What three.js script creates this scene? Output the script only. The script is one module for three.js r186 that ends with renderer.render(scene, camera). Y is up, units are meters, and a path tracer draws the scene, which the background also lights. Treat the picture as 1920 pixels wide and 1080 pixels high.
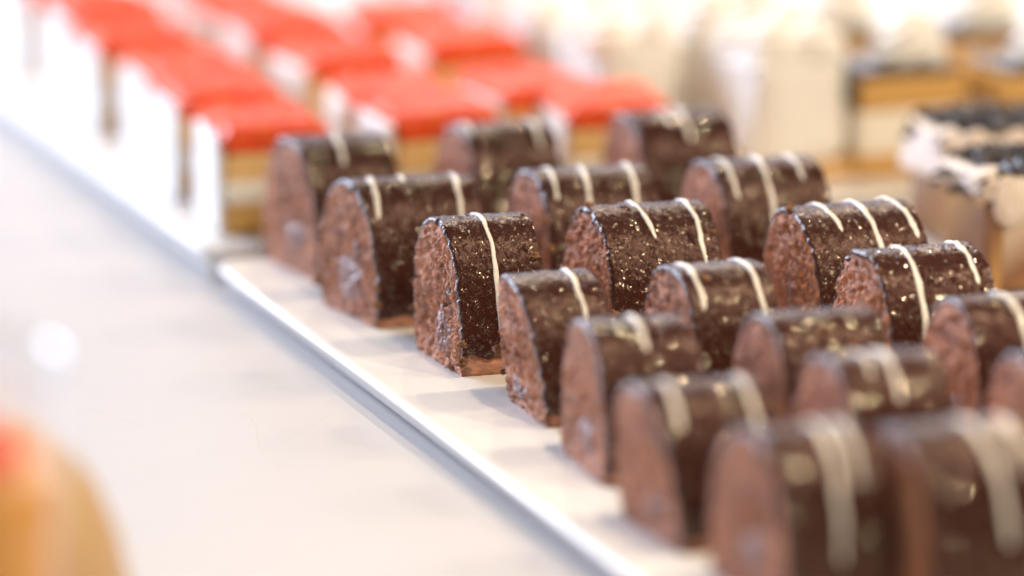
import * as THREE from 'three';
import { RectAreaLightUniformsLib } from 'three/addons/lights/RectAreaLightUniformsLib.js';
import { RoundedBoxGeometry } from 'three/addons/geometries/RoundedBoxGeometry.js';
import { mergeGeometries, mergeVertices } from 'three/addons/utils/BufferGeometryUtils.js';
import { createNoise3D } from 'simplex-noise';

// ---------------------------------------------------------------- camera, lamps, exposure
RectAreaLightUniformsLib.init();
const scene = new THREE.Scene();
const BASE = 0.010;                                     // height of the tray surface above the shelf
const camera = new THREE.PerspectiveCamera(6.777, 16 / 9, 0.05, 30);
camera.position.set(-0.5132, 0.4029 + BASE, 1.4613);
camera.lookAt(-0.5132 + 0.3326, 0.4029 + BASE - 0.2334, 1.4613 - 0.9137);
camera.focus = 1.595;
camera.userData.fStop = 3.0;
scene.background = new THREE.Color().setRGB(0.14, 0.13, 0.13);   // even ambient fill, added to stand in for the unseen shop around the counter

const renderer = new THREE.WebGLRenderer({ antialias: true });
renderer.toneMapping = THREE.LinearToneMapping;
renderer.toneMappingExposure = 0.98;
renderer.shadowMap.enabled = true;

function areaLight(color, intensity, w, h, pos, at) {
  const l = new THREE.RectAreaLight(color, intensity, w, h);
  l.position.set(...pos); l.lookAt(...at); scene.add(l); return l;
}
const COOL = new THREE.Color().setRGB(0.70, 0.79, 1.0), WARM = new THREE.Color().setRGB(1.0, 0.80, 0.56);
const WIN = { pos: [-1.30, 0.90, -2.30], at: [0.05, 0.0, -0.1], w: 1.8, h: 1.25 };   // back left: the cuts and rims mirror it
const WINDOWS = [WIN, { pos: [0.85, 1.0, -2.70], at: [0.15, 0.0, -0.1], w: 1.7, h: 1.1 }];
WINDOWS.forEach((w, k) => { areaLight(COOL, [23, 0.9][k], w.w, w.h, w.pos, w.at).name = 'window_light'; });
const BARS = [{ x: 0.36, y: 0.56, z: 0.30, i: 3500, n: 4 }, { x: 0.36, y: 0.56, z: -0.55, i: 3000, n: 4 }, { x: 0.36, y: 0.95, z: 1.15, i: 5600, n: 4 }], SPOT = 0.012, PITCH = 0.22;   // bars of small warm spots over the counter
for (const { x, y, z, i, n } of BARS) for (let k = 0; k < n; k++) { const px = x + (k - (n - 1) / 2) * PITCH; areaLight(WARM, i, SPOT, SPOT, [px, y, z], [px, 0, z > 1 ? 0.1 : z]).name = 'spot_light'; }

// ---------------------------------------------------------------- helpers
function rng(seed) { let a = seed >>> 0; return () => { a = (a + 0x6D2B79F5) | 0; let t = Math.imul(a ^ (a >>> 15), 1 | a); t = (t + Math.imul(t ^ (t >>> 7), 61 | t)) ^ t; return ((t ^ (t >>> 14)) >>> 0) / 4294967296; }; }
const noise = createNoise3D(rng(11));
const fbm = (x, y, z, o = 3) => { let s = 0, a = 0.5, f = 1; for (let i = 0; i < o; i++) { s += a * noise(x * f, y * f, z * f); f *= 2.03; a *= 0.5; } return s; };
const clamp = (v, a, b) => Math.min(b, Math.max(a, v)), mix = (a, b, t) => a + (b - a) * t;
const smooth = (a, b, v) => { const t = clamp((v - a) / (b - a), 0, 1); return t * t * (3 - 2 * t); };
const rgb = (r, g, b) => new THREE.Color().setRGB(r, g, b);
const taken = new Map();
function numbered(n) { const k = taken.get(n) ?? 0; taken.set(n, k + 1); return k ? n + '_' + String(k).padStart(3, '0') : n; }
function thing(name, label, category, pos = [0, 0, 0], turn = 0, group) {
  const o = new THREE.Group(); o.name = numbered(name); o.position.set(...pos); o.rotation.y = turn;
  o.userData = { label, category }; if (group) o.userData.group = group; scene.add(o); return o;
}
function part(name, geo, mat, parent, label) {
  const m = new THREE.Mesh(geo, mat); m.name = name; m.castShadow = m.receiveShadow = true; parent.add(m);
  if (label) m.userData.label = label; return m;
}
function geoFrom(pos, idx, uv, col) {
  const g = new THREE.BufferGeometry();
  g.setAttribute('position', new THREE.Float32BufferAttribute(pos, 3));
  if (uv) g.setAttribute('uv', new THREE.Float32BufferAttribute(uv, 2));
  if (col) g.setAttribute('color', new THREE.Float32BufferAttribute(col, 3));
  g.setIndex(idx); g.computeVertexNormals(); return g;
}
function dataTex(size, fn, srgb) {
  const d = new Uint8Array(size * size * 4);
  for (let j = 0; j < size; j++) for (let i = 0; i < size; i++) {
    const v = fn(i, j), k = 4 * (j * size + i);
    if (typeof v === 'number') { d[k] = d[k + 1] = d[k + 2] = clamp(v, 0, 1) * 255; } else { d[k] = v[0] * 255; d[k + 1] = v[1] * 255; d[k + 2] = v[2] * 255; }
    d[k + 3] = 255;
  }
  const t = new THREE.DataTexture(d, size, size); t.wrapS = t.wrapT = THREE.RepeatWrapping; t.magFilter = THREE.LinearFilter; t.minFilter = THREE.LinearMipmapLinearFilter; t.generateMipmaps = true;
  if (srgb) t.colorSpace = THREE.SRGBColorSpace; t.needsUpdate = true; return t;
}
// noise that repeats over n x n texels
const loopNoise = (i, j, n, cells, o = 2) => { const a = i / n * 2 * Math.PI, b = j / n * 2 * Math.PI, r = cells / (2 * Math.PI); return fbm(Math.cos(a) * r + 7, Math.sin(a) * r + Math.cos(b) * r * 1.0, Math.sin(b) * r + 3, o); };

// ---------------------------------------------------------------- materials
const GS = 1024, glazeHeight = new Float32Array(GS * GS);
{ const r = rng(5);                                       // fine droplets and grains set in the chocolate: 24 mm a tile
  for (let k = 0; k < 2600; k++) {
    const cx = r() * GS, cy = r() * GS, rad = 4 + 13 * Math.pow(r(), 2.0), h = 0.30 + 0.35 * r();
    if (noise(cx / 170, cy / 170, 4) < -0.35 + 0.6 * r()) continue;
    for (let y = Math.floor(cy - rad); y <= cy + rad; y++) for (let x = Math.floor(cx - rad); x <= cx + rad; x++) {
      const d = Math.hypot(x - cx, y - cy) / rad; if (d >= 1) continue;
      const k2 = ((y + GS) % GS) * GS + ((x + GS) % GS); glazeHeight[k2] = Math.max(glazeHeight[k2], h * (1 - d * d) * rad * 0.0235 / 0.28);
    }
  }
}
const glazeBump = dataTex(GS, (i, j) => 0.12 + glazeHeight[j * GS + i] + 0.10 * loopNoise(i, j, GS, 26, 3));
function facets(size, cells, tilt, share, gloss, seed) {         // satin glaze with flat, shiny sugar-like grains in it, each turned its own way
  const r = rng(seed), c = []; for (let j = 0; j < cells; j++) for (let i = 0; i < cells; i++) { const a = r() * 6.283, p = loopNoise((i + 0.5) / cells * 512, (j + 0.5) / cells * 512, 512, 8, 2), grain = r() < share * (1 + 3.6 * p), m = grain ? Math.sqrt(r()) * tilt : 0.06 * r(); c.push([(i + r()) / cells, (j + r()) / cells, Math.cos(a) * m, Math.sin(a) * m, grain]); }
  const nearest = (i, j) => {
    const u = i / size, v = j / size, ci = Math.floor(u * cells), cj = Math.floor(v * cells); let best = 9, w = null;
    for (let dj = -1; dj <= 1; dj++) for (let di = -1; di <= 1; di++) { const q = c[((cj + dj + cells) % cells) * cells + (ci + di + cells) % cells]; let du = Math.abs(q[0] - u), dv = Math.abs(q[1] - v); du = Math.min(du, 1 - du); dv = Math.min(dv, 1 - dv); const d = du * du + dv * dv; if (d < best) { best = d; w = q; } }
    return w;
  };
  return [dataTex(size, (i, j) => { const w = nearest(i, j), nx = w[2], ny = w[3], l = Math.sqrt(1 + nx * nx + ny * ny); return [0.5 + 0.5 * nx / l, 0.5 + 0.5 * ny / l, 0.5 + 0.5 / l]; }),
    dataTex(size, (i, j) => nearest(i, j)[4] ? gloss : 0.31 + 0.12 * loopNoise(i, j, size, 9, 3)), dataTex(size, (i, j) => nearest(i, j)[4] ? [1, 0.88, 0.72] : [0.27, 0.19, 0.17])];
}
const [fineFacets, fineRough, fineShine] = facets(1024, 60, 0.46, 0.30, 0.11, 21), [coarseFacets, coarseRough, coarseShine] = facets(512, 26, 0.5, 0.40, 0.085, 22);
const crumbBump = dataTex(512, (i, j) => 0.5 + 0.55 * loopNoise(i, j, 512, 34, 3) - 0.3 * Math.max(0, loopNoise(i + 90, j, 512, 18, 2)));
const creamBump = dataTex(256, (i, j) => 0.5 + 0.5 * loopNoise(i, j, 256, 9, 3));
const scuffs = (() => { const n = 1024, a = new Float32Array(n * n), r = rng(77);
  for (let k = 0; k < 160; k++) { let x = r() * n, y = r() * n; const t = r() * 6.28, len = 30 + 240 * r() * r(), s = 0.25 + 0.5 * r(); for (let q = 0; q < len; q++) { x += Math.cos(t + 0.3 * Math.sin(q / 40)); y += Math.sin(t + 0.3 * Math.sin(q / 40)); a[((Math.round(y) + n * 4) % n) * n + ((Math.round(x) + n * 4) % n)] = s; } }
  return a; })();
const shelfRough = dataTex(1024, (i, j) => 0.46 + 0.02 * loopNoise(i, j, 1024, 9, 3) + 0.25 * scuffs[j * 1024 + i]);
const shelfTint = dataTex(1024, (i, j) => { const v = 0.94 + 0.005 * loopNoise(i + 300, j, 1024, 5, 3) - 0.04 * scuffs[j * 1024 + i]; return [v, v * 0.992, v * 0.985]; }, true);

const jellyTint = dataTex(512, (i, j) => { const f = clamp(0.5 + 0.9 * loopNoise(i, j, 512, 5, 3), 0, 1); return [0.97, mix(0.22, 0.50, f), mix(0.13, 0.18, f)]; }, true);
const jellyBump = dataTex(256, (i, j) => 0.5 + 0.6 * loopNoise(i, j, 256, 4, 2));
const M = {
  glaze: new THREE.MeshPhysicalMaterial({ color: rgb(0.042, 0.0125, 0.0085), roughness: 1, specularIntensity: 2, roughnessMap: fineRough, specularColorMap: fineShine, bumpMap: glazeBump, bumpScale: 0.00004, normalMap: fineFacets }),
  grainyGlaze: new THREE.MeshPhysicalMaterial({ color: rgb(0.042, 0.0125, 0.0085), roughness: 1, specularIntensity: 2, roughnessMap: coarseRough, specularColorMap: coarseShine, normalMap: coarseFacets }),
  rim: new THREE.MeshPhysicalMaterial({ color: rgb(0.060, 0.024, 0.020), roughness: 0.24, specularIntensity: 1.6, bumpMap: crumbBump, bumpScale: 0.00025 }),
  sponge: new THREE.MeshStandardMaterial({ color: 0xffffff, vertexColors: true, roughness: 0.82, bumpMap: crumbBump, bumpScale: 0.0004 }),
  crumb: new THREE.MeshStandardMaterial({ color: rgb(0.40, 0.20, 0.105), roughness: 0.95, bumpMap: crumbBump, bumpScale: 0.0003 }),
  ganache: new THREE.MeshPhysicalMaterial({ color: rgb(0.28, 0.14, 0.115), roughness: 0.36, bumpMap: glazeBump, bumpScale: 0.00012, normalMap: fineFacets }),
  icing: new THREE.MeshPhysicalMaterial({ color: rgb(0.82, 0.79, 0.75), roughness: 0.34, bumpMap: creamBump, bumpScale: 0.0002 }),
  tray: new THREE.MeshPhysicalMaterial({ color: rgb(0.76, 0.735, 0.70), roughness: 0.36 }),
  shelf: new THREE.MeshPhysicalMaterial({ color: rgb(0.585, 0.575, 0.58), map: shelfTint, roughness: 1, roughnessMap: shelfRough }),
  jelly: new THREE.MeshPhysicalMaterial({ color: 0xffffff, map: jellyTint, roughness: 0.16, specularIntensity: 0.6, bumpMap: jellyBump, bumpScale: 0.004 }),
  cream: new THREE.MeshStandardMaterial({ color: rgb(0.83, 0.79, 0.70), roughness: 0.6, bumpMap: creamBump, bumpScale: 0.001 }),
  coat: new THREE.MeshStandardMaterial({ color: rgb(0.88, 0.86, 0.82), roughness: 0.6, bumpMap: creamBump, bumpScale: 0.001 }),
  blush: new THREE.MeshStandardMaterial({ color: rgb(0.80, 0.69, 0.61), roughness: 0.6, bumpMap: creamBump, bumpScale: 0.001 }),
  vanilla: new THREE.MeshStandardMaterial({ color: rgb(0.88, 0.56, 0.24), roughness: 0.9, bumpMap: crumbBump, bumpScale: 0.0006 }),
  golden: new THREE.MeshStandardMaterial({ color: rgb(0.70, 0.41, 0.13), roughness: 0.9, bumpMap: crumbBump, bumpScale: 0.0006 }),
  marble: new THREE.MeshStandardMaterial({ color: 0xffffff, vertexColors: true, roughness: 0.8, bumpMap: crumbBump, bumpScale: 0.0006 }),
  mocha: new THREE.MeshStandardMaterial({ color: rgb(0.28, 0.135, 0.065), roughness: 0.85, bumpMap: crumbBump, bumpScale: 0.0006 }),
  dark: new THREE.MeshPhysicalMaterial({ color: rgb(0.028, 0.014, 0.012), roughness: 0.2, clearcoat: 0.5, clearcoatRoughness: 0.1, bumpMap: creamBump, bumpScale: 0.0004 }),
  flake: new THREE.MeshStandardMaterial({ color: rgb(0.022, 0.013, 0.012), roughness: 0.4 }),
  caramel: new THREE.MeshPhysicalMaterial({ color: rgb(0.56, 0.38, 0.21), roughness: 0.4, bumpMap: creamBump, bumpScale: 0.0008 }),
  orange: new THREE.MeshPhysicalMaterial({ color: rgb(0.80, 0.37, 0.05), roughness: 0.4 }),
  glass: new THREE.MeshPhysicalMaterial({ color: 0xffffff, roughness: 0.03, transmission: 1, thickness: 0, ior: 1.5 }),
  rimGlass: new THREE.MeshPhysicalMaterial({ color: 0xffffff, roughness: 0.04, transmission: 1, thickness: 0.002, ior: 1.5 }),
  metal: new THREE.MeshStandardMaterial({ color: rgb(0.55, 0.55, 0.56), roughness: 0.35, metalness: 1 }),
  frame: new THREE.MeshStandardMaterial({ color: rgb(0.7, 0.7, 0.68), roughness: 0.5 }),
  stripGlow: new THREE.MeshStandardMaterial({ color: 0xffffff, emissive: WARM, emissiveIntensity: 1.5 }),
  paneGlow: new THREE.MeshStandardMaterial({ color: 0xffffff, emissive: COOL, emissiveIntensity: 0.6 }),
};

// ---------------------------------------------------------------- shelf and trays
{ const g = new RoundedBoxGeometry(1.5, 0.03, 2.2, 3, 0.004), p = g.attributes.position, uv = g.attributes.uv;
  for (let i = 0; i < p.count; i++) uv.setXY(i, p.getX(i) / 0.35, p.getZ(i) / 0.35);
  const o = part('shelf', g, M.shelf, scene); o.position.set(0.05, -0.015, -0.35); o.userData.kind = 'structure'; }

function outline(x0, x1, z0, z1, r, n = 8) {              // rounded rectangle, counter-clockwise from above
  const out = [];
  for (const [cx, cz, a0] of [[x1 - r, z1 - r, 0], [x0 + r, z1 - r, 90], [x0 + r, z0 + r, 180], [x1 - r, z0 + r, 270]])
    for (let k = 0; k <= n; k++) { const a = (a0 + 90 * k / n) * Math.PI / 180; out.push([cx + r * Math.cos(a), cz + r * Math.sin(a)]); }
  return out;
}
function trayGeo(x0, x1, z0, z1, lift) {
  const prof = [[0.0006, 0.0060], [0.0018, 0.0050], [0.0040, 0.0036], [0.0060, 0.0020], [0.0076, 0.0006], [0.0086, 0.0], [0.0094, 0.0002], [0.0099, 0.0008], [0.0102, 0.0018], [0.01025, 0.0030], [0.0101, 0.0050], [0.0100, 0.0070], [0.0100, 0.012]];
  const pos = [], uv = [], idx = []; let n = 0;
  for (const [y, inset] of prof) { const o = outline(x0 + inset, x1 - inset, z0 + inset, z1 - inset, Math.max(0.003, 0.012 - inset)); n = o.length; for (const [x, z] of o) { pos.push(x, y + (y > 0.003 ? lift : 0), z); uv.push(x * 5, z * 5); } }
  for (let k = 0; k < prof.length - 1; k++) for (let i = 0; i < n; i++) { const a = k * n + i, b = k * n + (i + 1) % n; idx.push(a, a + n, b, b, a + n, b + n); }
  const top = (prof.length - 1) * n, c = pos.length / 3; pos.push((x0 + x1) / 2, 0.010 + lift, (z0 + z1) / 2); uv.push(0, 0);
  for (let i = 0; i < n; i++) idx.push(top + i, c, top + (i + 1) % n);
  const c2 = pos.length / 3; pos.push((x0 + x1) / 2, 0.0006, (z0 + z1) / 2); uv.push(0, 0);
  for (let i = 0; i < n; i++) idx.push(i, (i + 1) % n, c2);
  return geoFrom(pos, idx, uv);
}
function tray(label, x0, x1, z0, z1, lift = 0) {
  const m = part(numbered('serving_tray'), trayGeo(x0, x1, z0, z1, lift), M.tray, scene, label); m.userData.category = 'tray'; m.userData.group = 'white serving trays on the shelf';
}
const LIFT = 0.0025;
tray('white tray carrying the three columns of chocolate cake rolls', -0.0275, 0.182, -0.193, 0.43);
tray('white tray under the red jelly cakes at the left', -0.0285, 0.182, -0.95, -0.1975, LIFT);
tray('white tray under the marbled cakes at the right edge', 0.187, 0.46, -0.196, 0.30);
tray('white tray under the cream cakes at the back right', 0.187, 0.60, -1.0, -0.201, LIFT);

// ---------------------------------------------------------------- chocolate cake rolls
function section(W, H, seed) {                            // D-shaped outline resampled by length: near base, over the top, far base
  const raw = [], sk = 0.10 * noise(seed * 5.1, 3, 1), n = 2.35 + 0.3 * noise(seed * 3.7, 8, 2), b0 = (0.20 + 0.06 * noise(seed * 2.3, 5, 5)) * H;     // widest a fifth of the way up, a little drawn in at the foot
  for (let k = 0; k < 40; k++) { const f = k / 40; raw.push([W / 2 * (1 - 0.055 * (1 - f) * (1 - f)), b0 * f]); }
  for (let k = 0; k <= 240; k++) { const zz = Math.cos(Math.PI * k / 240), d = Math.pow(Math.max(0, 1 - Math.pow(Math.abs(zz), n)), 1 / 2.2); raw.push([W / 2 * zz, b0 + (H - b0) * d * (1 - sk * zz)]); }
  for (let k = 39; k >= 0; k--) { const f = k / 40; raw.push([-W / 2 * (1 - 0.055 * (1 - f) * (1 - f)), b0 * f]); }
  const len = [0]; for (let i = 1; i < raw.length; i++) len.push(len[i - 1] + Math.hypot(raw[i][0] - raw[i - 1][0], raw[i][1] - raw[i - 1][1]));
  const total = len[len.length - 1];
  const at = (s) => { const d = clamp(s, 0, 1) * total; let lo = 0, hi = raw.length - 1; while (hi - lo > 1) { const m = (lo + hi) >> 1; if (len[m] <= d) lo = m; else hi = m; } const t = (d - len[lo]) / Math.max(1e-9, len[hi] - len[lo]); return [mix(raw[lo][0], raw[hi][0], t), mix(raw[lo][1], raw[hi][1], t)]; };
  const normal = (s) => { const a = at(s - 0.006), b = at(s + 0.006), dz = b[0] - a[0], dy = b[1] - a[1], l = Math.hypot(dz, dy) || 1; return [dy / l, -dz / l]; };
  return { at, normal, total };
}
const seed0 = (r) => r.seed;
function cakeRoll(r) {
  const R = rng(seed0(r) * 97 + 3), { x, z, L, H = 0.0468 + 0.002 * R(), W = 0.0415 + 0.004 * R(), yaw = 0, lean = 0.003 * (R() - 0.4), seed, fine = 1, label } = r;
  const t = thing('cake_roll', label, 'cake roll', [x + L / 2, BASE, z], yaw * Math.PI / 180, 'chocolate cake rolls on the tray');
  const S = section(W, H, seed), q = seed * 13.7, turnBack = Math.tan(-yaw * Math.PI / 180), skew = turnBack + 0.05 + (r.skew ?? 0), tilt = turnBack + 0.06 * (R() - 0.3);
  const cutL = (y, zz) => -L / 2 - lean * (y / H - 0.3) + skew * zz, cutR = (y, zz) => L / 2 - lean * 0.7 * (y / H - 0.3) + tilt * zz;
  const crumbs = (y, zz, side) => {                       // the torn, porous cut
    const k = q + side * 40, drag = 0.35 + 0.65 * smooth(-0.35, 0.1, fbm(y * 55, zz * 90, k + 60, 2));          // smoother where the knife dragged
    const a = fbm(y * 110, zz * 110, k, 2) * 0.0011, b = fbm(y * 480, zz * 560, k + 5, 3) * 0.0012, c = noise(y * 1400, zz * 1400, k + 9) * 0.00036;
    const pores = smooth(0.40, 0.66, noise(y * 470, zz * 560, k + 20)) * 0.0011 + smooth(0.60, 0.85, noise(y * 150, zz * 210, k + 25)) * 0.0022;
    return a + (b + c) * drag - pores + 0.0014 * Math.pow(Math.max(0, noise(y * 200, zz * 200, k + 33)), 2);
  };
  // sponge: end faces as polar sheets joined by the sides
  const N = Math.round(150 * fine), K = Math.round(58 * fine), nx = 14;
  const pos = [], col = [], uv = [], idx = [];
  const base = Math.round(N * 0.24), ring = [];
  for (let i = 0; i < N - base; i++) ring.push(S.at(i / (N - base - 1)));
  for (let i = 1; i <= base; i++) { const f = i / (base + 1); ring.push([mix(-W / 2, W / 2, f) * 0.945, 0]); }
  const tone = (y, zz, xx, d) => { const n = fbm(y * 260, zz * 260, xx * 260 + q, 2), m = fbm(y * 60, zz * 60, xx * 60 + q + 9, 2), v = clamp(0.96 + 0.6 * n + 0.4 * m, 0.3, 1.7); const o = smooth(0.15, 0.5, n); col.push(0.56 * v * (1 + 0.14 * o), 0.278 * v * (1 - 0.02 * o), 0.186 * v * (1 - 0.35 * o)); };
  const cy = H * 0.42, sheets = [];
  for (const side of [0, 1]) {
    const start = pos.length / 3; sheets.push(start);
    for (let k = K; k >= 0; k--) for (let i = 0; i < N; i++) {
      const f = k / K; let zz = ring[i][0] * f, y = mix(cy, ring[i][1], f);
      const jag = k === K ? 0 : 0; y = Math.max(0, y + jag);
      const edge = 1 - 0.45 * smooth(0.93, 1, f), d = crumbs(y, zz, side) * edge + 0.0002;
      const xx = side ? cutR(y, zz) + d : cutL(y, zz) - d;
      pos.push(xx, y, zz); uv.push(zz / 0.02, y / 0.02); tone(y, zz, xx);
    }
    for (let k = 0; k < K; k++) for (let i = 0; i < N; i++) { const a = start + k * N + i, b = start + k * N + (i + 1) % N; if (side) idx.push(a, b, a + N, b, b + N, a + N); else idx.push(a, a + N, b, b, a + N, b + N); }
  }
  let prev = sheets[0];
  for (let j = 1; j <= nx; j++) {
    const f = j / nx; let cur;
    if (j === nx) cur = sheets[1]; else {
      cur = pos.length / 3;
      for (let i = 0; i < N; i++) { const [zz, y] = ring[i], a = sheets[0] + i, b = sheets[1] + i, xx = mix(pos[3 * a], pos[3 * b], f); const low = smooth(0.007, 0.003, y) * (y > 0 ? 1 : 0), o = 0.0004 * low + 0.0007 * low * fbm(xx * 500, y * 500, q + zz * 80, 2); pos.push(xx, y, zz + Math.sign(zz) * o); uv.push(xx / 0.02, y / 0.02 + zz / 0.02); tone(y, zz, xx); }
    }
    for (let i = 0; i < N; i++) { const a = prev + i, b = prev + (i + 1) % N, c = cur + i, d = cur + (i + 1) % N; idx.push(a, b, c, b, d, c); }
    prev = cur;
  }
  const cake = part('sponge', geoFrom(pos, idx, uv, col), M.sponge, t);

  // chocolate glaze: a closed shell over the dome, its lower hem uneven, its cut ends a rounded rim
  const TH = 0.0013, ns = Math.round(150 * fine), nl = Math.max(30, Math.round(90 * fine));
  const hem0 = (r.hem ?? 0.004) / S.total, hem1 = 0.003 / S.total;
  const wave = (s, xx) => { const lump = fbm(xx * 95, s * 7, q + 2, 2); return TH * (1 + 0.25 * lump) + 0.00028 * fbm(xx * 330, s * 26, q + 6, 2) + 0.0005 * smooth(0.72, 0.95, noise(xx * 110, s * 9, q + 30)); };
  const gp = [], gu = [], gi = [];
  const rowLen = nl + 1 + 12;                             // six rim points on either side
  for (let i = 0; i <= ns; i++) {
    for (let j = 0; j < rowLen; j++) {
      const side = j < 6 ? 0 : j > nl + 6 ? 1 : 2; const f = side === 0 ? 0 : side === 1 ? 1 : (j - 6) / nl;
      const xm = mix(-L / 2, L / 2, f);
      const s0 = hem0 * (1 + 0.5 * fbm(xm * 90, q, 3, 2)), s1 = 1 - hem1 * (1 + 0.6 * fbm(xm * 160, q, 8, 2)), s = mix(s0, s1, i / ns);
      const [z0, y0] = S.at(s), [nz, ny] = S.normal(s);
      const worn = mix(1, 0.2, smooth(0.5, 0.64, s)) * (0.7 + 0.5 * noise(s * 14, q, 3)), smear = (0.0011 + 0.0014 * Math.max(0, noise(s * 9, q, side * 5 + 1))) * worn;      // the knife drags some of it over the cut
      const endL = cutL(y0, z0) - 0.0002 - crumbs(y0, z0, 0) * 0.35, endR = cutR(y0, z0) + 0.0002 + crumbs(y0, z0, 1) * 0.35;
      let xx, off;
      const hemFade = Math.min(1, Math.min(i, ns - i) / 4 + 0.25), th = wave(s, xm) * Math.sqrt(hemFade);
      if (side === 2) { xx = mix(endL + 0.0007, endR - 0.0007, f); off = th; }
      else { const k = side === 0 ? 5 - j : j - nl - 7, a = (k + 1) / 6 * Math.PI * 0.5, out = 0.0007 + 0.0006 * worn; off = k === 5 ? -smear - 0.0006 : mix(th, -smear, 1 - Math.cos(a)); const d = k === 5 ? -0.0004 : Math.sin(Math.min(1, (k + 1) / 5) * Math.PI / 2) * out; xx = side === 0 ? endL + 0.0007 - d : endR - 0.0007 + d; }
      gp.push(xx, Math.max(0.0003, y0 + ny * off), z0 + nz * off); gu.push(xx / 0.024 + q, s * S.total / 0.024 + (side !== 2 ? off / 0.024 : 0));
    }
  }
  const ri = [];
  for (let i = 0; i < ns; i++) for (let j = 0; j < rowLen - 1; j++) { const a = i * rowLen + j, b = a + rowLen; (j < 4 || j > nl + 7 ? ri : gi).push(a, a + 1, b, b, a + 1, b + 1); }
  const under = gp.length / 3;                            // close the hems against the sponge
  for (const i of [0, ns]) for (let j = 0; j < rowLen; j++) { const k = 3 * (i * rowLen + j); gp.push(gp[k], Math.max(0.0002, gp[k + 1]), gp[k + 2] - Math.sign(gp[k + 2]) * 0.0026); gu.push(gu[2 * (i * rowLen + j)], 0); }
  for (let j = 0; j < rowLen - 1; j++) { const a = j, b = under + j; gi.push(a, b, a + 1, a + 1, b, b + 1); const c = ns * rowLen + j, d = under + rowLen + j; gi.push(c, c + 1, d, c + 1, d + 1, d); }
  const shell = geoFrom(gp, gi.concat(ri), gu), rims = shell.clone(); shell.setIndex(gi); rims.setIndex(ri);
  const coat = part('chocolate_glaze', shell, fine > 0.95 ? M.glaze : M.grainyGlaze, t);
  part('cut_rim', rims, M.rim, coat);

  // glossy filling that shows in the cut
  for (const [fy, fz, ry, rz, k] of r.fill ?? [[0.26 + 0.08 * R(), 0.02 + 0.14 * R(), 0.19, 0.21, 1], [0.52 + 0.08 * R(), 0.24 + 0.06 * R(), 0.15, 0.04, 2]]) {
    const fp = [], fu = [], fi = [], a1 = Math.round(44 * fine), a2 = Math.round(20 * fine);
    for (let b = 0; b <= a2; b++) for (let a = 0; a < a1; a++) {
      const th = a / a1 * 2 * Math.PI, rad = (b / a2) * (1 + 0.5 * fbm(Math.cos(th) * 0.9, Math.sin(th) * 0.9, q + k, 2) + 0.16 * noise(Math.cos(th) * 5, Math.sin(th) * 5, q + k)), y = Math.max(0.0015, H * (fy + ry * rad * Math.sin(th))), zz = W * (fz + rz * rad * Math.cos(th));
      const lim = W / 2 * 0.93 * Math.sqrt(Math.max(0.02, 1 - Math.pow(clamp(y / H, 0, 1), 3))), zc = clamp(zz, -lim, lim);
      const d = 0.0013 * (1 - Math.pow(b / a2, 2)) + 0.0008 * fbm(y * 200, zc * 200, q + 50, 3) - 0.0006 * smooth(0.5, 1, b / a2);
      fp.push(cutL(y, zc) - d - crumbs(y, zc, 0) * 0.4, y, zc); fu.push(zc / 0.02, y / 0.02);
    }
    for (let b = 0; b < a2; b++) for (let a = 0; a < a1; a++) { const c = b * a1 + a, d = b * a1 + (a + 1) % a1; fi.push(c, c + a1, d, d, c + a1, d + a1); }
    part('filling', geoFrom(fp, fi, fu), M.ganache, cake);
  }

  // white icing stripes thrown across the top: [place along the roll 0..1, start, end along the outline, width in mm, slant]
  for (const [u, s0, s1, w = 2.0, slant = 0, fork] of r.stripes ?? []) {
    const paths = [[u, s0, s1, slant, w]]; if (fork) paths.push([u + 0.07, s0 + 0.035, s0 + 0.115, 0.28, w * 1.0], [u - 0.065, s0 + 0.05, s0 + 0.095, -0.26, w * 0.9]);
    const geos = paths.map(([u, s0, s1, slant, w]) => {
      const n = 46, m = 12, sp = [], su = [], si = [];
      for (let i = 0; i <= n; i++) {
        const f = i / n, s = mix(s0, s1, f), end = Math.sqrt(clamp(1 - Math.pow(Math.abs(f * 2 - 1), 6), 0, 1)), bead = 1 + 0.45 * Math.exp(-Math.pow((f - 0.03) / 0.03, 2)) + 0.6 * fbm(f * 5, q + u * 9, 2, 3);
        const hw = Math.max(0.00008, w * 0.00042 * bead * end), xm = mix(-L / 2, L / 2, u) + slant * (f - 0.5) * L * 0.5 + 0.0007 * fbm(f * 4, q + u * 7, 5, 2);
        for (let j = 0; j <= m; j++) {
          const a = Math.PI * (j / m), xx = xm + hw * Math.cos(a), fx = clamp((xx + L / 2) / L, 0, 1), [z0, y0] = S.at(s), [nz, ny] = S.normal(s), off = wave(s, mix(-L / 2, L / 2, fx)) + hw * 0.45 * Math.sin(a) * end + (j === 0 || j === m ? -0.0005 : 0.00025);
          const sh = -lean * (y0 / H - 0.3);
          sp.push(xx + sh, Math.max(0.0003, y0 + ny * off), z0 + nz * off); su.push(xx / 0.02, s * S.total / 0.02);
        }
      }
      for (let i = 0; i < n; i++) for (let j = 0; j < m; j++) { const a = i * (m + 1) + j, b = a + m + 1; si.push(a, a + 1, b, b, a + 1, b + 1); }
      return geoFrom(sp, si, su);
    });
    part('icing_stripe', geos.length > 1 ? mergeGeometries(geos) : geos[0], M.icing, coat);
  }
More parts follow.
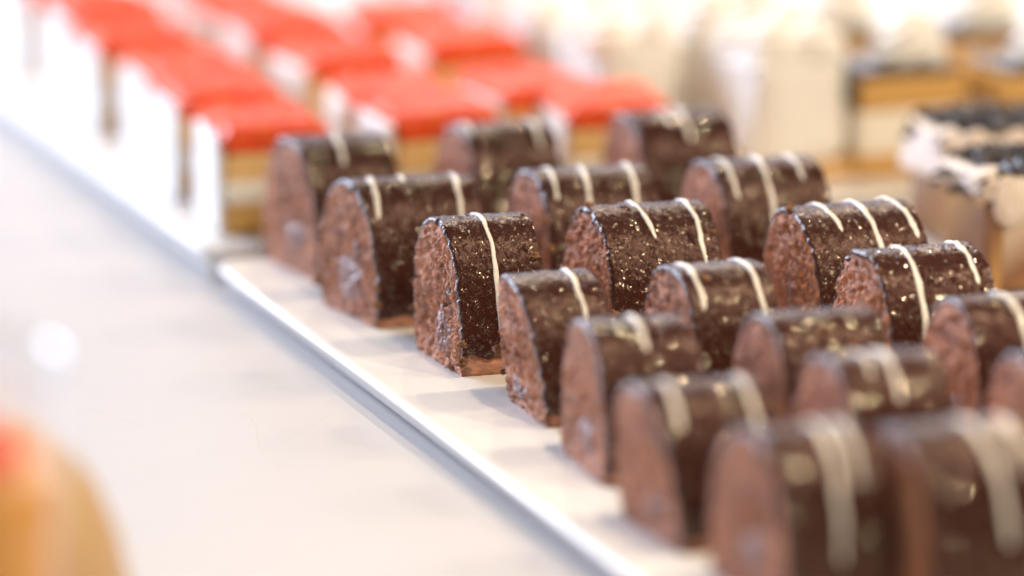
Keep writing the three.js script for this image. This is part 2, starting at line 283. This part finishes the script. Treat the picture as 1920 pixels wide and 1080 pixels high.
  // loose crumbs stuck to the edges: [x 0..1, place on outline, radius mm] or on the cut face
  for (const [u, s, mm, onCut] of r.bits ?? []) {
    const [z0, y0] = S.at(s), [nz, ny] = S.normal(s), g = crumbGeo(mm / 1000, seed + u * 31);
    const c = part('cake_crumb', g, M.crumb, cake); const xx = u <= 0 ? cutL(y0, z0) - mm * 0.0004 : mix(-L / 2, L / 2, u) - lean * (y0 / H - 0.3);
    c.position.set(xx, Math.max(mm * 0.0007, y0 + ny * (onCut ?? 0.0014)), z0 + nz * (onCut ?? 0.0014));
  }
  return t;
}
function crumbGeo(rad, k) {
  const g = mergeVertices(new THREE.IcosahedronGeometry(rad, 5).deleteAttribute('normal').deleteAttribute('uv')), p = g.attributes.position, uv = [];
  for (let i = 0; i < p.count; i++) { const v = new THREE.Vector3().fromBufferAttribute(p, i), n = v.clone().normalize(), f = 0.85 + 0.9 * fbm(n.x * 1.2, n.y * 1.2, n.z * 1.2 + k, 2) + 0.42 * noise(n.x * 3.4, n.y * 3.4, n.z * 3.4 + k); p.setXYZ(i, v.x * f, v.y * f * 0.85, v.z * f); uv.push(n.x * 0.4, n.y * 0.4); }
  g.setAttribute('uv', new THREE.Float32BufferAttribute(uv, 2)); g.computeVertexNormals(); return g;
}
const rolls = [
  // column along the tray's left edge, from the back to the front
  { x: -0.0045, z: -0.1673, L: 0.0335, yaw: -6, skew: 0.10, seed: 1, fine: 0.8, stripes: [[0.50, 0.36, 0.66, 2.2]], fill: [[0.28, 0.12, 0.16, 0.2, 1]], label: 'rearmost chocolate cake roll along the tray edge, against the red cakes' },
  { x: -0.0065, z: -0.0934, L: 0.0415, yaw: -7, skew: 0.10, seed: 2, fine: 1.1, stripes: [[0.20, 0.33, 0.72, 2.0, 0.06], [0.48, 0.46, 0.72, 2.0, 0.1], [0.90, 0.30, 0.68, 1.8, 0.1]], fill: [[0.27, 0.04, 0.24, 0.26, 1], [0.52, 0.2, 0.12, 0.09, 2]], bits: [[0, 0.93, 2.0], [0, 0.08, 1.6], [0, 0.13, 1.2]], label: 'three-striped chocolate roll with broad crumbly cut face beside the tray edge' },
  { x: 0.0012, z: -0.0225, L: 0.0300, yaw: -4, seed: 3, fine: 1.5, hem: 0.0062, stripes: [[0.50, 0.13, 0.72, 2.1, -0.04]], fill: [[0.24, 0.13, 0.20, 0.19, 1], [0.50, 0.30, 0.18, 0.05, 2]], bits: [[0.97, 0.33, 1.7, 0.001], [0, 0.10, 1.4], [0, 0.045, 1.6], [0, 0.055, 1.1], [0, 0.88, 1.2], [0, 0.80, 0.9]], label: 'sharp chocolate roll with one long white stripe down to its base, at the tray edge' },
  { x: 0.0052, z: 0.0484, L: 0.0255, H: 0.0438, W: 0.040, yaw: -4, lean: 0.006, skew: -0.08, seed: 4, fine: 1.1, stripes: [[0.76, 0.26, 0.70, 2.0, 0.1]], fill: [[0.16, -0.1, 0.12, 0.2, 1]], bits: [[0, 0.85, 2.0, 0.0008], [0, 0.92, 1.0], [0, 0.03, 1.1]], label: 'short leaning chocolate roll with one stripe near its right end' },
  { x: 0.0000, z: 0.1175, L: 0.0300, H: 0.0458, yaw: -6, skew: -0.10, seed: 5, fine: 0.9, stripes: [[0.52, 0.36, 0.68, 2.2]], fill: [[0.26, 0.1, 0.16, 0.2, 1]], label: 'chocolate roll with pale pink cut face, third from the front at the tray edge' },
  { x: -0.0085, z: 0.1922, L: 0.0350, H: 0.0448, yaw: -6, lean: 0.006, skew: 0.0, seed: 6, fine: 0.8, stripes: [[0.26, 0.33, 0.70, 2.4, 0.1], [0.90, 0.22, 0.70, 2.2, 0.05]], fill: [[0.24, 0.16, 0.15, 0.16, 1]], label: 'chocolate roll with a thick stripe at its right end, second from the front' },
  { x: -0.0030, z: 0.2545, L: 0.0320, H: 0.0468, yaw: -3, lean: 0.002, skew: 0.06, seed: 7, fine: 0.8, stripes: [[0.62, 0.12, 0.72, 2.6, 0.05], [0.84, 0.3, 0.66, 2.2, 0.1]], label: 'blurred chocolate roll nearest the camera at the tray edge' },
  // middle column
  { x: 0.0590, z: -0.1697, L: 0.0325, yaw: -5, seed: 8, fine: 0.8, stripes: [[0.10, 0.42, 0.66, 2.0], [0.86, 0.36, 0.66, 2.2]], label: 'rearmost roll of the middle column, white stripe at its right end' },
  { x: 0.0562, z: -0.0850, L: 0.0405, yaw: -6, seed: 9, fine: 1, stripes: [[0.16, 0.36, 0.70, 2.0, 0.05], [0.45, 0.30, 0.72, 2.0, 0.12], [0.86, 0.22, 0.72, 2.0, 0.1]], bits: [[0.02, 0.30, 1.6], [0.0, 0.22, 1.6]], label: 'three-striped chocolate roll, second from the back of the middle column' },
  { x: 0.0524, z: -0.0171, L: 0.0395, yaw: -5, seed: 10, fine: 1.4, stripes: [[0.40, 0.36, 0.66, 1.9, -0.3], [0.86, 0.22, 0.66, 1.9, -0.18]], fill: [[0.45, -0.05, 0.2, 0.14, 1]], bits: [[0.03, 0.53, 1.5], [0.0, 0.16, 1.6], [0.0, 0.10, 1.4], [0.99, 0.37, 1.0]], label: 'sharp two-striped chocolate roll in the middle column, right of the long-striped roll' },
  { x: 0.0470, z: 0.0700, L: 0.0290, yaw: -3, seed: 11, fine: 1.1, stripes: [[0.16, 0.33, 0.66, 2.2, -0.12], [0.82, 0.30, 0.64, 2.0, -0.2]], bits: [[0.28, 0.42, 1.3]], label: 'stubby chocolate roll with two stripes in the centre of the middle column' },
  { x: 0.0488, z: 0.1396, L: 0.0345, yaw: -5, seed: 12, fine: 0.8, stripes: [], bits: [[0.45, 0.40, 1.4], [0.7, 0.36, 1.6], [0.62, 0.62, 1.6]], label: 'chocolate roll without any stripe, third from the front of the middle column' },
  { x: 0.0462, z: 0.1924, L: 0.0330, yaw: -4, seed: 13, fine: 0.8, stripes: [[0.32, 0.40, 0.66, 1.8], [0.52, 0.33, 0.68, 2.4]], label: 'blurred chocolate roll with two stripes, second from the front of the middle column' },
  { x: 0.0345, z: 0.2706, L: 0.0370, yaw: -2, seed: 14, fine: 0.8, stripes: [[0.60, 0.16, 0.68, 2.8, -0.3], [0.86, 0.32, 0.64, 2.2, 0.1]], label: 'large blurred chocolate roll in the lower right corner' },
  // right column
  { x: 0.1225, z: -0.1619, L: 0.0370, yaw: -3, seed: 15, fine: 0.8, stripes: [[0.40, 0.42, 0.66, 1.8], [0.56, 0.36, 0.66, 2.2]], label: 'rearmost roll of the right column, two stripes close together' },
  { x: 0.1212, z: -0.0799, L: 0.0385, yaw: -7, seed: 16, fine: 1, stripes: [[0.16, 0.33, 0.68, 2.0, -0.15], [0.50, 0.20, 0.68, 2.2, -0.08], [0.80, 0.38, 0.66, 2.0, -0.15]], label: 'three-striped chocolate roll, second from the back of the right column' },
  { x: 0.1192, z: 0.0004, L: 0.0420, yaw: 0, seed: 17, fine: 1.2, stripes: [[0.26, 0.38, 0.66, 2.0, -0.2], [0.58, 0.26, 0.66, 2.0, -0.08], [0.88, 0.34, 0.66, 2.0, -0.22]], bits: [[0.04, 0.54, 1.2], [0.0, 0.5, 1.2], [0.08, 0.56, 1.0]], fill: [[0.4, 0.0, 0.22, 0.12, 1]], label: 'sharp three-striped chocolate roll in the right column' },
  { x: 0.1142, z: 0.0696, L: 0.0375, yaw: -2, seed: 18, fine: 0.9, stripes: [[0.34, 0.10, 0.66, 2.2], [0.86, 0.34, 0.66, 2.2, -0.1]], bits: [[0, 0.4, 1.2]], label: 'chocolate roll in the right column with two stripes set far apart' },
  { x: 0.1130, z: 0.1378, L: 0.0400, yaw: -2, seed: 19, fine: 0.8, stripes: [[0.40, 0.30, 0.68, 2.2, -0.25]], label: 'blurred one-striped roll at the right edge of the picture' },
  { x: 0.1030, z: 0.2059, L: 0.0400, yaw: -1, seed: 20, fine: 0.7, stripes: [[0.6, 0.3, 0.68, 2.2]], label: 'foremost roll of the right column, mostly cut off by the picture edge' },
];
for (const r of rolls) cakeRoll(r);

// ---------------------------------------------------------------- red jelly cakes on the far tray
const lumpy = (w, h, d, rad, amp, k, seg = 6) => {       // a soft-edged block standing on y = 0
  const g = mergeVertices(new RoundedBoxGeometry(w, h, d, seg, Math.min(rad, h * 0.45, w * 0.45, d * 0.45)).deleteAttribute('normal')), p = g.attributes.position, uv = g.attributes.uv;
  for (let i = 0; i < p.count; i++) { const x = p.getX(i), y = p.getY(i), z = p.getZ(i); p.setXYZ(i, x + amp * fbm(x * 90, y * 90, z * 90 + k, 2), Math.max(-h / 2, y + amp * 0.6 * fbm(x * 90 + 5, y * 90, z * 90 + k, 2)) + h / 2, z + amp * fbm(x * 90, y * 90 + 9, z * 90 + k, 2)); uv.setXY(i, (x + z) / 0.02, (y + z * 0.3) / 0.02); }
  g.computeVertexNormals(); return g;
};
function layers(t, list, w, d, k) { let y = 0; for (const [name, mat, h, grow = 0, rad = 0.002] of list) { const m = part(name, lumpy(w + grow, h + 0.0006, d + grow, rad, mat === M.jelly ? 0.0022 : 0.0007, k + y * 900, mat === M.jelly ? 10 : 6), mat, t); m.position.y = y; y += h; } return y; }
const FAR = BASE + LIFT;
function redCake(x, z, k, label, turn = 0) {
  const w = 0.0395, d = 0.046, R = rng(k * 7 + 1);
  const t = thing('jelly_cake', label, 'cake', [x + w / 2 + 0.005 * (R() - 0.5), FAR, z - d / 2 + 0.006 * (R() - 0.5)], turn * 3.2, 'red jelly cakes on the far tray');
  const h = layers(t, [['sponge_layer', M.golden, 0.011], ['cream_layer', M.cream, 0.009, -0.0006], ['sponge_layer', M.vanilla, 0.0095 + 0.002 * R()], ['jelly_topping', M.jelly, 0.0085 + 0.003 * R(), 0.0016, 0.0046]], w, d, k);
  const c = part('cream_coating', lumpy(0.0035, h - 0.006 + 0.002 * R(), d * 0.84, 0.0016, 0.0022, k + 3, 10), M.coat, t); c.position.x = -w / 2 - 0.0008;
}
const ord = ['first', 'second', 'third', 'fourth', 'fifth', 'sixth', 'seventh', 'eighth'];
[[-0.0098, -0.2185], [-0.0090, -0.2800], [-0.0070, -0.3440], [-0.0065, -0.4060], [-0.0060, -0.4700], [-0.0050, -0.5340]].forEach(([x, z], i) => redCake(x, z, 31 + i, ord[i] + ' red jelly cake from the rolls in the column at the tray edge', 0.03 * noise(i, 1, 1)));
[[0.0510, -0.2110], [0.0525, -0.2640], [0.0560, -0.3360], [0.0560, -0.4020], [0.0575, -0.4660], [0.0590, -0.5300], [0.060, -0.594]].forEach(([x, z], i) => redCake(x, z, 51 + i, ord[i] + ' red jelly cake from the rolls in the middle column', 0.05 * noise(i, 5, 1)));
[[0.1215, -0.2125], [0.1100, -0.2600], [0.1100, -0.3480], [0.1110, -0.4180]].forEach(([x, z], i) => redCake(x, z, 71 + i, ord[i] + ' red jelly cake from the rolls in the right column', 0.05 * noise(i, 9, 1)));

// ---------------------------------------------------------------- cream cakes and layered cakes at the back right
function swirl(rad, h, k) {                               // a piped rosette
  const pts = 26, seg = 40, pos = [], uv = [], idx = [];
  for (let i = 0; i <= pts; i++) for (let j = 0; j < seg; j++) { const f = i / pts, a = j / seg * 2 * Math.PI, prof = Math.sqrt(1 - Math.pow(f, 1.7)) * (1 + 0.07 * Math.sin(f * 15)), rr = rad * prof * (1 + 0.10 * Math.cos(6 * (a + f * 3.2)) + 0.08 * fbm(Math.cos(a), Math.sin(a), f * 3 + k, 2)); pos.push(rr * Math.cos(a), h * f, rr * Math.sin(a)); uv.push(j / seg, f); }
  for (let i = 0; i < pts; i++) for (let j = 0; j < seg; j++) { const a = i * seg + j, b = i * seg + (j + 1) % seg; idx.push(a, a + seg, b, b, a + seg, b + seg); }
  return geoFrom(pos, idx, uv);
}
function dollop(rx, ry, rz, k) {                         // a soft spoonful of cream
  const g = mergeVertices(new THREE.IcosahedronGeometry(1, 12).deleteAttribute('normal').deleteAttribute('uv')), p = g.attributes.position, uv = [];
  for (let i = 0; i < p.count; i++) { const x = p.getX(i), y = p.getY(i), z = p.getZ(i), f = 1 + 0.16 * fbm(x * 0.9, y * 1.1, z * 1.1 + k, 3); p.setXYZ(i, x * rx * f, y * ry * f, z * rz * f); uv.push(x, y); }
  g.setAttribute('uv', new THREE.Float32BufferAttribute(uv, 2)); g.computeVertexNormals(); return g;
}
function creamCake(x, z, k, h, label, w = 0.042) {
  const d = 0.050, R = rng(k), t = thing('cream_cake', label, 'cake', [x + w / 2, FAR, z - d / 2], 0.05 * noise(k, 2, 2), 'cream covered cakes at the back');
  part('sponge_base', lumpy(w + 0.001, 0.006, d + 0.001, 0.002, 0.0006, k + 4), M.vanilla, t);
  const c = part('cream_coating', lumpy(w, h - 0.005, d, 0.010, 0.004, k, 12), M.coat, t); c.position.y = 0.005;
  for (let i = 0; i < 4; i++) { const s = part('cream_rosette', swirl(0.0105 + 0.002 * R(), 0.013 + 0.005 * R(), k + i * 5), M.coat, t); s.position.set((i % 2 - 0.5) * 0.019 + 0.003 * (R() - 0.5), h - 0.003, (i < 2 ? -0.012 : 0.011) + 0.003 * (R() - 0.5)); }
}
[[0.2030, -0.2340], [0.2010, -0.2920], [0.2000, -0.3500], [0.1990, -0.4100], [0.2000, -0.4700]].forEach(([x, z], i) => creamCake(x, z, 91 + i, 0.050 + 0.003 * (i % 2), ord[i] + ' cream covered cake from the rolls in the column left of the layer cakes'));
[[0.1600, -0.2900], [0.1570, -0.3500], [0.1555, -0.4100], [0.1550, -0.4700], [0.1560, -0.5300]].forEach(([x, z], i) => creamCake(x, z, 196 + i, 0.045, ord[i] + ' cream covered cake from the rolls in the column next to the red cakes', 0.038));

function layerCake(x, z, k, label, rosette = true) {
  const w = 0.047, d = 0.044, t = thing('layer_cake', label, 'cake', [x + w / 2, FAR, z - d / 2], 0.04 * noise(k, 4, 2), 'chocolate topped layer cakes');
  const h = layers(t, [['sponge_layer', M.golden, 0.0085], ['cream_layer', M.cream, 0.017, -0.001], ['sponge_layer', M.golden, 0.013, 0.0004, 0.004]], w, d, k);
  const c = part('chocolate_topping', lumpy(w * 0.86, 0.0035, d * 0.9, 0.0016, 0.0016, k + 2, 8), M.dark, t); c.position.y = h;
  if (k === 111) { const e = part('chocolate_edge', lumpy(0.0018, 0.012, d * 0.96, 0.0008, 0.0012, k + 7, 8), M.dark, t); e.position.set(-w / 2 - 0.0004, h - 0.010, 0); }
  if (rosette) { const s = part('cream_rosette', swirl(0.0140, 0.020, k), M.coat, t); s.position.set(0.010, h + 0.003, -0.006); }
}
layerCake(0.2455, -0.2300, 111, 'golden layer cake with dark glossy top and white rosette behind the rolls');
layerCake(0.2490, -0.3060, 112, 'layer cake behind the golden one, half hidden, chocolate edge showing');
layerCake(0.3000, -0.2160, 113, 'layer cake at the right picture edge behind the marbled cakes');
layerCake(0.3060, -0.2900, 114, 'layer cake at the top right corner of the picture');

// ---------------------------------------------------------------- mocha cakes with chocolate flakes at the right
function mochaCake(x, z, k, label) {
  const w = 0.048, d = 0.043, R = rng(k), t = thing('marbled_slice', label, 'cake', [x + w / 2, BASE, z - d / 2], 0.03 * noise(k, 1, 8), 'marbled cakes with chocolate flakes');
  const h0 = 0.036, body = lumpy(w, h0, d, 0.006, 0.0030, k, 24), bp = body.attributes.position, bc = [];
  for (let i = 0; i < bp.count; i++) { const X = bp.getX(i), Y = bp.getY(i), Z = bp.getZ(i), g = smooth(-0.12, 0.15, fbm(X * 110, Y * 90, Z * 110 + k, 3)), c = smooth(0.08, 0.3, fbm(X * 80 + 9, Y * 130, Z * 80 + k, 3)); bc.push(mix(mix(0.25, 0.60, g), 0.72, c), mix(mix(0.115, 0.34, g), 0.60, c), mix(mix(0.055, 0.12, g), 0.48, c)); }
  body.setAttribute('color', new THREE.Float32BufferAttribute(bc, 3));
  part('marbled_cake', body, M.marble, t);
  const top = part('cream_topping', lumpy(w + 0.002, 0.008, d + 0.002, 0.0036, 0.003, k + 2, 12), M.blush, t); top.position.y = h0 - 0.001; const h = h0 + 0.007;
  if (k > 131) { const c = part('cream_coating', lumpy(0.0045, 0.016 + 0.004 * R(), d * 0.9, 0.002, 0.005, k + 6, 12), M.blush, t); c.position.set(-w / 2 - 0.0004, h - 0.017, 0); }
  for (let i = 0; i < 3; i++) { const m = part('cream_dollop', dollop(0.006 + 0.003 * R(), 0.007 + 0.003 * R(), 0.0035, k + i * 4), M.blush, t); m.position.set(-w / 2 + 0.007 + i * 0.016, h - 0.008 + 0.003 * R(), d / 2); }
  const corner = part('cream_dollop', dollop(0.007, 0.006, 0.008, k + 44), M.blush, t); corner.position.set(-w / 2 + 0.002, h - 0.003, d / 2 - 0.008);
  const flakes = []; for (let i = 0; i < 420; i++) { const g = new THREE.BoxGeometry(0.0016 + 0.004 * R(), 0.0010, 0.0014 + 0.0024 * R()); g.rotateX(1.4 * (R() - 0.5)); g.rotateZ(1.4 * (R() - 0.5)); g.rotateY(6.28 * R()); const edge = R() < 0.02; g.translate(edge ? -w / 2 - 0.003 : (R() - 0.45) * w * 0.94, edge ? h - 0.010 * R() : h + 0.0008 + 0.0022 * R(), (R() - 0.5) * d); flakes.push(g); }
  const f = part('chocolate_flakes', mergeGeometries(flakes), M.flake, t); f.userData.kind = 'stuff';
}
mochaCake(0.2130, -0.0420, 131, 'marbled cake with cream and dark flakes on top, nearest at the right edge');
mochaCake(0.2300, -0.1080, 132, 'marbled cake with a white cream corner and dark flakes, behind the nearest one');

// ---------------------------------------------------------------- dessert cups close to the lens, lower left
function lathe(pts, n = 64) { return new THREE.LatheGeometry(pts.map(([r, y]) => new THREE.Vector2(r, y)), n); }
{ const t = thing('dessert_cup', 'blurred glass cup of orange dessert with red topping, lower left corner', 'dessert', [-0.2445, 0, 0.2880]);
  part('filling', lathe([[0, 0.004], [0.027, 0.004], [0.0290, 0.012], [0.0315, 0.062], [0.0320, 0.076], [0.030, 0.080], [0, 0.081]]), M.orange, t);
  part('red_topping', lathe([[0, 0.0805], [0.023, 0.0805], [0.0255, 0.083], [0.023, 0.0865], [0.012, 0.089], [0, 0.0895]]), M.jelly, t);
  { const rim = part('glass_rim', new THREE.TorusGeometry(0.0350, 0.0011, 12, 96).rotateX(Math.PI / 2), M.rimGlass, t); rim.position.y = 0.1072; }
  part('glass_wall', lathe([[0, 0.0015], [0.029, 0.0015], [0.0305, 0.004], [0.0340, 0.076], [0.0352, 0.106], [0.0348, 0.1068], [0.0341, 0.106], [0.0330, 0.078]]), M.glass, t); }
{ const t = thing('caramel_dessert', 'blurred caramel coloured domed dessert beside the orange cup', 'dessert', [-0.2080, 0, 0.2120]);
  part('caramel_dome', lathe([[0, 0.002], [0.036, 0.002], [0.0375, 0.008], [0.0360, 0.022], [0.0325, 0.037], [0.027, 0.050], [0.019, 0.061], [0.009, 0.068], [0, 0.070]]), M.caramel, t); }

// ---------------------------------------------------------------- the lamps themselves, outside the picture
BARS.forEach(({ x, y, z, n }, i) => { const t = thing('lamp_bar', ['bar of small warm spots hanging over the chocolate rolls', 'bar of small warm spots hanging over the cakes at the back', 'bar of small warm spots hanging high in front of the counter'][i], 'lamp', [x, y, z], 0, 'warm lamp bars over the counter');
  const h = part('housing', new RoundedBoxGeometry(1.14, 0.02, 0.04, 2, 0.004), M.metal, t); h.position.y = 0.016;
  for (let k = 0; k < n; k++) { const g = part('spot_lens', new RoundedBoxGeometry(SPOT, 0.005, SPOT, 2, 0.0015), M.stripGlow, t); g.position.set((k - (n - 1) / 2) * PITCH, 0.0045, 0); } });
WINDOWS.forEach((W, k) => { const t = thing('window', ['bright daylight window behind the counter on the left', 'dimmer daylight window behind the counter on the right'][k], 'window', W.pos, 0, 'shop windows behind the counter'); t.lookAt(...W.at);
  const p = part('pane', new THREE.BoxGeometry(W.w, W.h, 0.006), M.paneGlow, t); p.position.z = -0.01;
  for (const [w, h, x, y] of [[W.w + 0.1, 0.05, 0, W.h / 2 + 0.025], [W.w + 0.1, 0.05, 0, -W.h / 2 - 0.025], [0.05, W.h, -W.w / 2 - 0.025, 0], [0.05, W.h, W.w / 2 + 0.025, 0]]) { const f = part('frame', new THREE.BoxGeometry(w, h, 0.05), M.frame, t); f.position.set(x, y, -0.012); } });

renderer.render(scene, camera);
